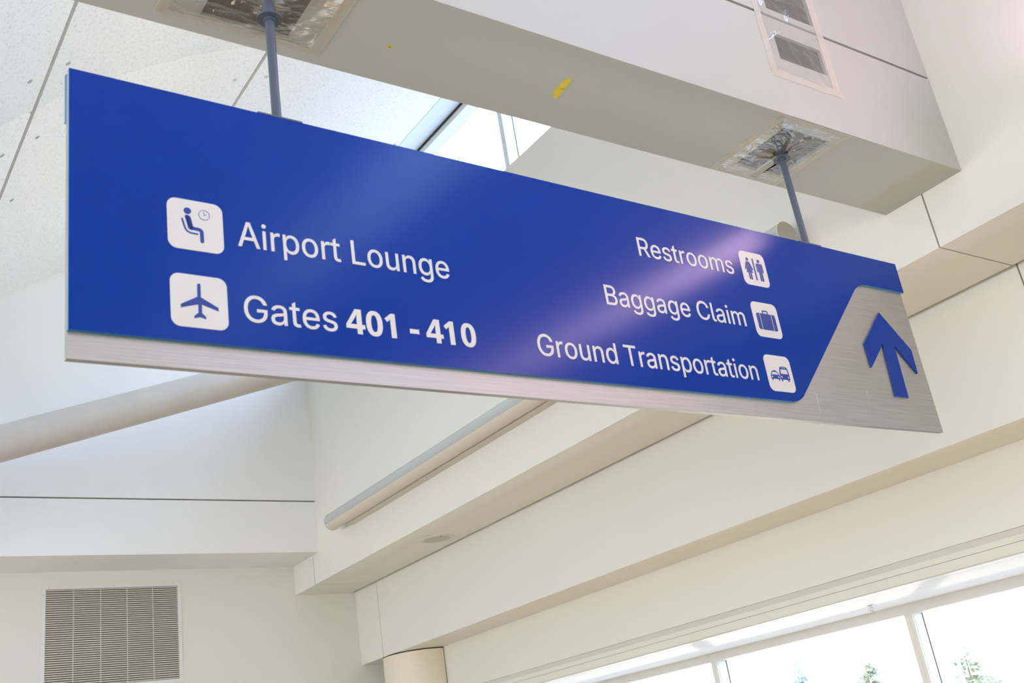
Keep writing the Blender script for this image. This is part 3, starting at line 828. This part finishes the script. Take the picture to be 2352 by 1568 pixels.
'd':(424,[[(195,-8),(172,-7),(151,-2),(130,5),(111,16),(94,29),(79,45),(66,64),(55,84),(46,108),(39,133),(35,160),(34,189),(35,218),(39,245),(46,270),(55,293),(66,313),(79,332),(95,347),(112,361),(131,371),(151,378),(173,383),(196,384),(213,384),(228,381),(241,378),(253,373),(263,367),(272,360),(280,353),(287,346),(293,338),(298,331),(303,325),(306,319),(311,319),(311,509),(372,509),(372,0),(313,0),(313,59),(307,59),(303,53),(293,39),(287,31),(280,24),(272,17),(263,10),(252,4),(241,-1),(227,-5),(212,-7)],[(205,47),(221,48),(236,51),(250,57),(263,65),(274,75),(284,86),(293,100),(299,115),(305,132),(309,150),(311,169),(312,189),(311,210),(309,229),(305,247),(300,263),(293,278),(284,291),(275,302),(263,312),(251,320),(237,325),(221,329),(205,330),(187,329),(172,325),(157,319),(145,311),(133,301),(124,290),(115,276),(108,261),(103,245),(99,227),(97,209),(96,189),(97,170),(99,151),(103,133),(115,101),(124,88),(134,76),(145,66),(158,57),(172,51),(188,48)]]),
}



def fatten(l, k):
    out = []
    for i in range(len(l)):
        p, a, b = Vector(l[i]), Vector(l[i - 1]), Vector(l[(i + 1) % len(l)])
        d0, d1 = (p - a).normalized(), (b - p).normalized()
        n = Vector((-d0.y, d0.x)) + Vector((-d1.y, d1.x))
        if n.length < .3:
            n = Vector((-d0.y, d0.x))
        n = n.normalized() / max(.6, math.sqrt(max(0, (1 + d0.dot(d1)) / 2)))
        out.append((p.x + n.x * k, p.y + n.y * k))
    return out


GLYPHS = {c: (a_, [fatten(l, 2.6) for l in ls]) for c, (a_, ls) in GLYPHS.items()}
BOLD = {
    '4': [[(455, 0), (665, 0), (665, 210), (790, 210), (790, 385), (665, 385), (665, 1000), (410, 1000), (10, 370), (10, 210), (455, 210)],
          [(455, 385), (455, 560), (463, 775), (452, 775), (380, 640), (200, 385)]],
    '1': [[(300, 0), (520, 0), (520, 1000), (340, 1000), (60, 775), (165, 640), (265, 722), (305, 765), (300, 620)]],
    '0': 'zero',
}


def winding(p, loops):
    n = 0
    for l in loops:
        for i in range(len(l)):
            a, b = l[i], l[(i + 1) % len(l)]
            cr = (b[0] - a[0]) * (p[1] - a[1]) - (p[0] - a[0]) * (b[1] - a[1])
            if a[1] <= p[1] < b[1] and cr > 0:
                n += 1
            elif b[1] <= p[1] < a[1] and cr < 0:
                n -= 1
    return n


TRI = {}


def triangulated(ch):
    """letter outline -> (points, triangles, rim edges), overlapping contours merged"""
    if ch not in TRI:
        loops = GLYPHS[ch][1]
        vs, es = [], []
        for l in loops:
            o = len(vs)
            vs += [Vector((float(a), float(b))) for a, b in l]
            es += [(o + i, o + (i + 1) % len(l)) for i in range(len(l))]
        r = delaunay_2d_cdt(vs, es, [], 0, 1e-4)
        P = [(v.x, v.y) for v in r[0]]
        T = []
        for t in r[2]:
            c = (sum(P[i][0] for i in t) / 3, sum(P[i][1] for i in t) / 3)
            if winding(c, loops):
                T.append(tuple(t))
        cnt = {}
        for t in T:
            for i in range(3):
                e = (t[i], t[(i + 1) % 3])
                cnt[e] = 1
        rim = [e for e in cnt if (e[1], e[0]) not in cnt]
        TRI[ch] = (P, T, rim)
    return TRI[ch]


def letters(text, x0, x1, base, cap, name, label):
    """lettering set between x0 and x1 on the baseline (distances down from the sign's top)"""
    pen, items = 0, []
    for ch in text:
        if ch == ' ':
            pen += 200
            continue
        adv, loops = GLYPHS[ch]
        items.append((pen, ch))
        pen += adv
    xs = [p + q[0] for p, c in items for l in GLYPHS[c][1] for q in l]
    a, b = min(xs), max(xs)
    sx = (x1 - x0) / (b - a)
    sz = cap / 509.0
    q = MB()
    for p, c in items:
        P, T, rim = triangulated(c)
        n = len(P)
        pts = [(x0 + (p + u - a) * sx, base - v * sz) for u, v in P]
        q.add([S(u, v, -.0018) for u, v in pts], T)
        q.add([S(u, v, -.0018) for u, v in pts] + [S(u, v, 0) for u, v in pts], [(i, j, n + j, n + i) for i, j in rim])
    tag(q.build(name, WHITEV, sign), label)


def digits(text, x0, base, cap, label):
    q = MB()
    x = x0
    k = cap / 1000.0
    for ch in text:
        if ch == '0':
            o = []
            i_ = []
            for j in range(40):
                a = 2 * math.pi * j / 40
                ca, sa = math.cos(a), math.sin(a)
                f_ = lambda c: math.copysign(abs(c) ** .86, c)
                o.append((x + (400 + 350 * f_(ca)) * k, base - (500 + 518 * f_(sa)) * k))
                i_.append((x + (400 + 135 * f_(ca)) * k, base - (500 + 345 * f_(sa)) * k))
            q.prism([o, i_], S, -.0018, 0)
        else:
            q.prism([[(x + u * k, base - v * k) for u, v in l] for l in BOLD[ch]], S, -.0018, 0)
        x += 800 * k
    tag(q.build('gate_number', WHITEV, sign), label)


letters('Airport', .529, .905, .5415, .0925, 'lettering', 'white word Airport')
letters('Lounge', .949, 1.357, .5415, .0925, 'lettering', 'white word Lounge')
letters('Gates', .536, .867, .8095, .0925, 'lettering', 'white word Gates')
digits('401', .900, .8095, .0925, 'bold white number 401')
MB().prism([[(1.153, .766), (1.191, .766), (1.191, .7835), (1.153, .7835)]], S, -.0018, 0).build('dash', WHITEV, sign)
digits('410', 1.220, .8095, .0925, 'bold white number 410')
letters('Restrooms', 2.391, 3.007, .2745, .0905, 'lettering', 'white word Restrooms')
letters('Baggage', 2.137, 2.638, .5425, .0905, 'lettering', 'white word Baggage')
letters('Claim', 2.684, 3.003, .5425, .0905, 'lettering', 'white word Claim')
letters('Ground', 1.727, 2.138, .8105, .0905, 'lettering', 'white word Ground')
letters('Transportation', 2.181, 3.000, .8105, .0905, 'lettering', 'white word Transportation')

# poles: placed in the sign's frame, but plumb and reaching into the beam
SI = sign.matrix_world.inverted()
def SL(p):
    return SI @ Vector(p)
for (lx, topz, fl, px, py) in ((.721, 3.10, 2.727, 1.356, 2.952), (3.678, 3.10, 2.841, 4.318, 3.040)):
    foot = Vector((px, py, Z(2.262 if lx < 1 else 2.300)))
    top = Vector((px, py, Z(topz)))
    q = MB().cyl(SL(foot), SL(top), .0178, n=32)
    pole = q.build('hanger_pole', POLEM, sign)
    q = MB().cyl(SL((px, py, Z(fl))), SL((px, py, Z(fl + .006))), .0465, n=48)
    q.build('collar_flange', POLEM, pole)
    q = MB().cyl(SL((px, py, Z(fl - .012))), SL((px, py, Z(fl + .08))), .0225, n=32)
    q.build('collar_sleeve', POLEM, pole)
    q = MB()
    q.prism([[(lx - .088, -.006), (lx + .082, -.006), (lx + .082, .0), (lx - .088, .0)]], S, -.001, .053)
    q.build('mounting_plate', POLEM, sign)

# ------------------------------------------------------------------ clear film patches, tape and stickers on the beam
rnd = random.Random(4)


def film(name, u0, u1, v0, v1, fn, label, cuts=(), amp=.012, pole=None, nx=70, ny=60, seed=0, sag=.0):
    """crinkled sheet over (u, v); fn(u, v, h) -> point, h away from the beam"""
    v, f = [], []
    for j in range(ny + 1):
        for i in range(nx + 1):
            u = u0 + (u1 - u0) * i / nx
            w_ = v0 + (v1 - v0) * j / ny
            e = min(i, nx - i, j, ny - j) / 9.0
            e = min(1, e)
            p = Vector((u * 7 + seed, w_ * 18 + 2 * u, seed))
            h = .0025 + e * amp * (.5 + noise.noise(p) * .8 + .45 * abs(noise.noise(p * 2.3)))
            if pole:
                d = math.hypot(u - pole[0], w_ - pole[1])
                a = math.atan2(w_ - pole[1], u - pole[0])
                h += e * sag * math.exp(-(d / .07) ** 2) + e * .010 * math.exp(-d / .10) * math.sin(a * 9)
            v.append(fn(u, w_, max(.0015, h)))
    for j in range(ny):
        for i in range(nx):
            uc = u0 + (u1 - u0) * (i + .5) / nx
            vc = v0 + (v1 - v0) * (j + .5) / ny
            if any(a < uc < b and c < vc < d for a, b, c, d in cuts):
                continue
            if pole and math.hypot(uc - pole[0], vc - pole[1]) < .021:
                continue
            f.append((j * (nx + 1) + i, j * (nx + 1) + i + 1, (j + 1) * (nx + 1) + i + 1, (j + 1) * (nx + 1) + i))
    q = MB()
    q.add(v, f, 0, True)
    o = q.build(name, FILM, fix=False)
    tag(o, label, 'plastic film', 'clear films taped over the beam openings')
    def strip(a, b, c, d, wob):
        s = MB()
        n = 24
        vv = []
        horiz = (b - a) > (d - c)
        for k in range(n + 1):
            t = k / n
            off = noise.noise(Vector((t * 5, wob, 0))) * .006
            if horiz:
                uu = a + (b - a) * t
                vv += [fn(uu, c + off, .0032), fn(uu, d + off * .5, .0032), fn(uu, c + off, .0010), fn(uu, d + off * .5, .0010)]
            else:
                w2 = c + (d - c) * t
                vv += [fn(a + off, w2, .0034), fn(b + off * .5, w2, .0034), fn(a + off, w2, .0010), fn(b + off * .5, w2, .0010)]
        ff = []
        for k in range(n):
            b0 = k * 4
            ff += [(b0, b0 + 1, b0 + 5, b0 + 4), (b0 + 2, b0 + 6, b0 + 7, b0 + 3), (b0, b0 + 4, b0 + 6, b0 + 2), (b0 + 1, b0 + 3, b0 + 7, b0 + 5)]
        s.add(vv, ff)
        s.build('tape_strip', TAPE, o)
    return o, strip


under = lambda u, v, h: (u, v, Z(ZB) - h)
front = lambda u, v, h: (u, YN0 - h, Z(v))
o, strip = film('clear_film', 1.062, 1.662, 2.86, 3.236, under, 'crinkled clear film taped round the left pole under the beam',
                pole=(1.356, 2.952), seed=3.1, sag=.05, amp=.014)
strip(1.02, 1.70, 3.222, 3.262, 1)
strip(1.655, 1.705, 2.80, 3.24, 2)
strip(1.02, 1.068, 2.80, 3.25, 3)
o, strip = film('clear_film', 4.085, 4.552, 2.795, 3.300, under, 'crinkled clear film with a slot cut in it round the right pole',
                cuts=[(4.335, 4.392, 3.06, 3.31)], pole=(4.318, 3.040), seed=8.7, sag=.03, amp=.010)
strip(4.03, 4.60, 2.775, 2.815, 4)
strip(4.545, 4.585, 2.79, 3.30, 5)
strip(4.05, 4.092, 2.79, 3.31, 6)
strip(4.10, 4.56, 3.290, 3.316, 7)
BROWNT = mat('torn_brown_tape', (0.50, 0.38, 0.20), 0.6, var=(40, 0.2, 3))
for tp in ([(4.062, 3.205), (4.074, 3.190), (4.092, 3.184), (4.110, 3.196), (4.094, 3.192), (4.080, 3.198)],
           [(4.040, 3.035), (4.050, 3.020), (4.054, 3.022), (4.046, 3.037)],
           [(4.060, 3.050), (4.068, 3.036), (4.071, 3.038), (4.064, 3.052)]):
    MB().prism([tp], lambda a, b, d: (a, b, Z(ZB) - d), .0004, .0014).build('torn_tape', BROWNT, o)
o, strip = film('clear_film', 4.085, 4.566, 3.165, 4.02, front, 'crinkled clear film over two openings in the near face of the beam',
                seed=5.3, amp=.006, nx=60, ny=90)
strip(4.06, 4.62, 3.135, 3.185, 8)
strip(4.055, 4.105, 3.15, 4.05, 9)
strip(4.555, 4.615, 3.15, 4.05, 10)

# yellow tape with torn ends
yt = [(2.839, 2.968), (2.822, 2.966), (2.812, 2.974), (2.805, 2.982), (2.8085, 3.04), (2.812, 3.099), (2.826, 3.094), (2.842, 3.118), (2.851, 3.112), (2.860, 3.120), (2.8505, 3.04)]
q = MB().prism([yt], lambda a, b, d: (a, b, Z(ZB) - d), .0004, .0012)
q.prism([[(2.826, 3.046), (2.846, 3.041), (2.846, 3.043), (2.826, 3.048)]], lambda a, b, d: (a, b, Z(ZB) - d), .0012, .0014, 1)
tag(q.build('yellow_tape', [TAPEY, INK]), 'short strip of yellow tape with torn ends stuck under the beam', 'tape')
q = MB().prism([circ((1.955, 3.093), .0105, 24)], lambda a, b, d: (a, b, Z(ZB) - d), .0004, .0010)
for k in range(3):
    q.prism([[(1.949 + k * .004, 3.090), (1.951 + k * .004, 3.090), (1.952 + k * .004, 3.096), (1.950 + k * .004, 3.096)]], lambda a, b, d: (a, b, Z(ZB) - d), .0010, .0012, 1)
tag(q.build('round_sticker', [TAPEY, INK]), 'tiny round yellow sticker under the beam right of the left pole', 'sticker')


# ------------------------------------------------------------------ tube lights on the upper right wall
def tube(y0, y1, lens, label, la=23, lb=203):
    cx, cz, r = 5.452, 3.062, .103
    root = empty('tube_light', (X1, (y0 + y1) / 2, Z(cz)), label, 'wall light', 'long tube lights on the upper right wall')
    o_ = Vector((X1, (y0 + y1) / 2, Z(cz)))
    P = lambda x, y, z: Vector((x, y, Z(z))) - o_
    # body is the lower half, lens the upper half
    n = 28
    def half(a0, a1, m, nm, rr):
        v, f = [], []
        for i in range(n + 1):
            a = a0 + (a1 - a0) * i / n
            for y in (y0 + .008, y1 - .008):
                v.append(P(cx + rr * math.cos(a), y, cz + rr * math.sin(a)))
        f = [(2 * i, 2 * i + 1, 2 * i + 3, 2 * i + 2) for i in range(n)]
        f.append((0, 2 * n, 2 * n + 1, 1))
        f.append(tuple(range(0, 2 * n + 2, 2)))
        f.append(tuple(range(1, 2 * n + 2, 2)))
        return MB().add(v, f, 0, False).build(nm, m, root)
    b = half(R(lb), R(la + 360), TUBEB, 'housing', r)
    l = half(R(la), R(lb), lens, 'lens', r - .0015)
    for p in list(b.data.polygons)[:n] + list(l.data.polygons)[:n]:
        p.use_smooth = True
    for y in (y0, y1):
        s = 1 if y == y0 else -1
        MB().cyl(P(cx, y, cz), P(cx, y + s * .008, cz), r + .001, n=56).build('end_cap', CAPM, root)
    MB().box(cx + .06 - X1, -.001, y0 + .25 - o_.y, y1 - .25 - o_.y, -.10, .035).build('wall_bracket', TUBEB, root)
    return root


tube(3.955, 11.20, LENS, 'long unlit tube light with grey lens on the upper right wall beyond the beam')
tube(-5.20, 2.00, LENSON, 'lit pink tube light on the upper right wall before the beam, outside the frame', 60, 236)

# ------------------------------------------------------------------ sloping steel pipe across the shaft
MB_ = MB()
pa, pb = Vector((-.30, 10.55, Z(2.93))), Vector((5.608, 10.55, Z(4.985)))
pa, pb = Vector((-.35, 10.55, Z(2.895))), Vector((X1 - .062, 10.55, Z(4.992)))
MB_.cyl(pa, pb, .178, n=64, caps=True)
tag(MB_.build('steel_pipe', PIPEM), 'thick grey-beige painted steel pipe sloping up across the far shaft behind the sign', 'pipe')

# ------------------------------------------------------------------ return-air grille on the far lower wall
GX0, GX1, GZ0, GZ1 = 2.582, 4.143, 1.577, 2.731
IX0, IX1, IZ0, IZ1 = 2.626, 4.103, 1.616, 2.691
gr = empty('return_air_grille', ((GX0 + GX1) / 2, YF2, Z(GZ0)), 'large rectangular slatted air grille in a white frame on the far wall', 'air vent')
g0 = Vector(gr.location)
def gb(q, x0, x1, y0, y1, z0, z1, mi=0):
    return q.box(x0 - g0.x, x1 - g0.x, y0, y1, Z(z0) - g0.z, Z(z1) - g0.z, mi)
q = MB()
gb(q, GX0, GX1, -.008, -.001, IZ1, GZ1)
gb(q, GX0, GX1, -.008, -.001, GZ0, IZ0)
gb(q, GX0, IX0, -.008, -.001, IZ0, IZ1)
gb(q, IX1, GX1, -.008, -.001, IZ0, IZ1)
fr = q.build('frame', GRFRAME, gr)
gb(MB(), IX0, IX1, -.0035, -.001, IZ0, IZ1).build('duct_opening', DARK, gr)
q = MB()
nb = 45
for k in range(nb):
    z = IZ0 + (IZ1 - IZ0) * (k + .5) / nb
    c = (IZ1 - IZ0) / nb
    gb(q, IX0, IX1, -.0068, -.0038, z - c * .30, z + c * .30)
tag(q.build('louvre_blades', GRILLE, gr), 'beige horizontal slats')
for k in range(1, 5):
    x = IX0 + (IX1 - IX0) * k / 5
    gb(MB(), x - .0045, x + .0045, -.0082, -.0069, IZ0, IZ1).build('divider', GRILLE, gr)
gb(MB(), IX1 - .010, IX1 - .004, -.0082, -.0069, IZ0, IZ1).build('divider', GRILLE, gr)
for (x, z) in ((2.66, 2.713), (3.37, 2.712), (4.05, 2.715), (2.604, 2.63), (2.604, 2.10), (4.122, 2.63), (4.122, 2.15), (4.122, 1.66), (4.05, 1.597)):
    c = Vector((x, YF2 - .0082, Z(z))) - g0
    MB().cyl(c, c + Vector((0, .001, 0)), .0055, n=12).build('screw', SCREWM, gr)

# ------------------------------------------------------------------ round ceiling speaker in the first soffit
sp = empty('ceiling_speaker', (6.083, 9.92, Z(Z1)), 'round flush speaker set into the soffit beyond the tube light', 'speaker')
MB().ring((0, 0, -.007), (0, 0, 1), .152, .193, .0065, 56).build('rim', SPKR, sp)
MB().cyl((0, 0, -.0045), (0, 0, -.0005), .153, n=56).build('mesh_cover', SPK, sp)
MB().cyl((-.045, -.145, -.012), (-.045, -.145, -.0045), .006, n=12).build('led_stud', BLACKG, sp)

# ------------------------------------------------------------------ round column at the end of the wall
q = MB()
cxx, cyy, cr = 6.882, 12.016, .447
n = 72
aa = [2 * math.pi * i / n for i in range(n)]
prof = [(cxx + cr * math.cos(a), cyy + cr * math.sin(a)) for a in aa]
keep = [p for p in prof if p[0] < X3 - .012]
keep.sort(key=lambda p: math.atan2(p[1] - cyy, -(p[0] - cxx)))
y_lo = cyy - math.sqrt(cr ** 2 - (X3 - .012 - cxx) ** 2)
y_hi = cyy + math.sqrt(cr ** 2 - (X3 - .012 - cxx) ** 2)
keep = [(X3 - .012, y_lo)] + keep + [(X3 - .012, y_hi)]
zs = [0, Z(1.585)]
v = [(x, y, z) for z in zs for x, y in keep]
k = len(keep)
q.add(v, [(i, i + 1, k + i + 1, k + i) for i in range(k - 1)], 0, True)
q.add(v[:k], [tuple(range(k))])
q.add(v[k:], [tuple(range(k))])
q.add([v[0], v[k - 1], v[2 * k - 1], v[k]], [(0, 1, 2, 3)])
col = q.build('round_column', COLM)
tag(col, 'cream half-round column cladding at the far end of the right wall', 'column')
# dark gap above and beside the column
q = MB()
v = [(x + (cxx - x) * .03, y + (cyy - y) * .03, z) for z in (Z(1.585), Z(1.5999)) for x, y in keep]
q.add(v, [(i, i + 1, k + i + 1, k + i) for i in range(k - 1)], 0, True)
q.box(X3 - .012, X3 - .001, y_lo + .01, y_hi - .01, 0, Z(1.5999))
q.build('shadow_gap', BLACKG, col)

# ------------------------------------------------------------------ sprinkler under the window head
spk = empty('sprinkler_head', (7.681, 5.775, Z(.876)), 'small chrome sprinkler under the white window head', 'sprinkler')
MB().cyl((0, 0, -.006), (0, 0, 0), .030, .034, n=24).build('escutcheon', CHROME, spk)
q = MB().cyl((0, 0, -.022), (0, 0, -.006), .010, n=16)
q.build('body', CHROME, spk)
q = MB()
for s in (-1, 1):
    q.cyl((0, s * .010, -.02), (0, s * .014, -.035), .0028, n=8)
    q.cyl((0, s * .014, -.035), (0, s * .003, -.052), .0028, n=8)
q.build('yoke', CHROME, spk)
q = MB()
for i in range(8):
    a0 = 2 * math.pi * i / 8
    q.add([(0, 0, -.053), (.034 * math.cos(a0 - .25), .034 * math.sin(a0 - .25), -.053), (.034 * math.cos(a0 + .25), .034 * math.sin(a0 + .25), -.053),
           (0, 0, -.0545), (.034 * math.cos(a0 - .25), .034 * math.sin(a0 - .25), -.0545), (.034 * math.cos(a0 + .25), .034 * math.sin(a0 + .25), -.0545)],
          [(0, 1, 2), (3, 5, 4), (0, 3, 4, 1), (1, 4, 5, 2), (2, 5, 3, 0)])
q.cyl((0, 0, -.0545), (0, 0, -.053), .016, n=20)
q.build('deflector', CHROME, spk)

# ------------------------------------------------------------------ outside
struct('ground', MB().box(9.2, 90, -40, 90, -2.9, -2.7), APRON, 'grey asphalt apron outside, below the windows', 'ground')


def conifer(x, y, top, rad, m, label, seed):
    r = random.Random(seed)
    base = -2.7
    h = top - base
    root = empty('conifer_tree', (x, y, base), label, 'tree', 'hazy conifers outside the ribbon window')
    MB().cyl((0, 0, 0), (0, 0, h * .97), .16, .02, n=10).build('trunk', BARK, root)
    q = MB()
    lev = int(h * 5)
    for i in range(lev):
        t = (i + .5) / lev
        z = h * (.12 + .88 * t)
        rr = rad * (1 - t) ** .8 + .08
        nb_ = 15
        for k in range(nb_):
            a = r.uniform(0, 2 * math.pi)
            L = rr * r.uniform(.55, 1.15)
            wv = L * .28
            d = Vector((math.cos(a), math.sin(a), 0))
            s = Vector((-d.y, d.x, 0))
            b0 = Vector((0, 0, z + r.uniform(-.1, .1)))
            tip = b0 + d * L + Vector((0, 0, -.28 * L + r.uniform(-.05, .1)))
            mid = b0 + d * L * .5 + Vector((0, 0, .06))
            # a drooping bough: ragged leaf-like sprays round a rib
            for c in range(4):
                f0 = c / 4
                p = b0.lerp(tip, f0 * .8 + .1)
                q.add([p, p + d * L * .34 + s * wv * r.uniform(.4, 1) + Vector((0, 0, r.uniform(-.12, .03))), p + d * L * .45 + Vector((0, 0, .03)),
                       p + d * L * .34 - s * wv * r.uniform(.4, 1) + Vector((0, 0, r.uniform(-.12, .03)))], [(0, 1, 2, 3)])
    q.build('foliage', m, root, fix=False)


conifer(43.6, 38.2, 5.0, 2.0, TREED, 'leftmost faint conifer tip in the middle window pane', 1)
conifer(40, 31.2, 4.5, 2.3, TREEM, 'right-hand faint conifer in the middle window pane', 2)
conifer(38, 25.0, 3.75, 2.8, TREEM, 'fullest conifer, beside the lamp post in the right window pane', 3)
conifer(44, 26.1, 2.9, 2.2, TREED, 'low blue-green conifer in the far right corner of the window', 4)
lp = empty('lamp_post', (30, 20.0, -2.7), 'thin white lamp post outside the right window pane', 'street lamp')
MB().cyl((0, 0, 0), (0, 0, 2.7 + Z(1.50)), .07, .05, n=16).build('post', LAMPW, lp)
MB().box(-.06, .06, -.25, .25, 2.7 + Z(1.50), 2.7 + Z(1.56)).build('lamp_arm', LAMPW, lp)
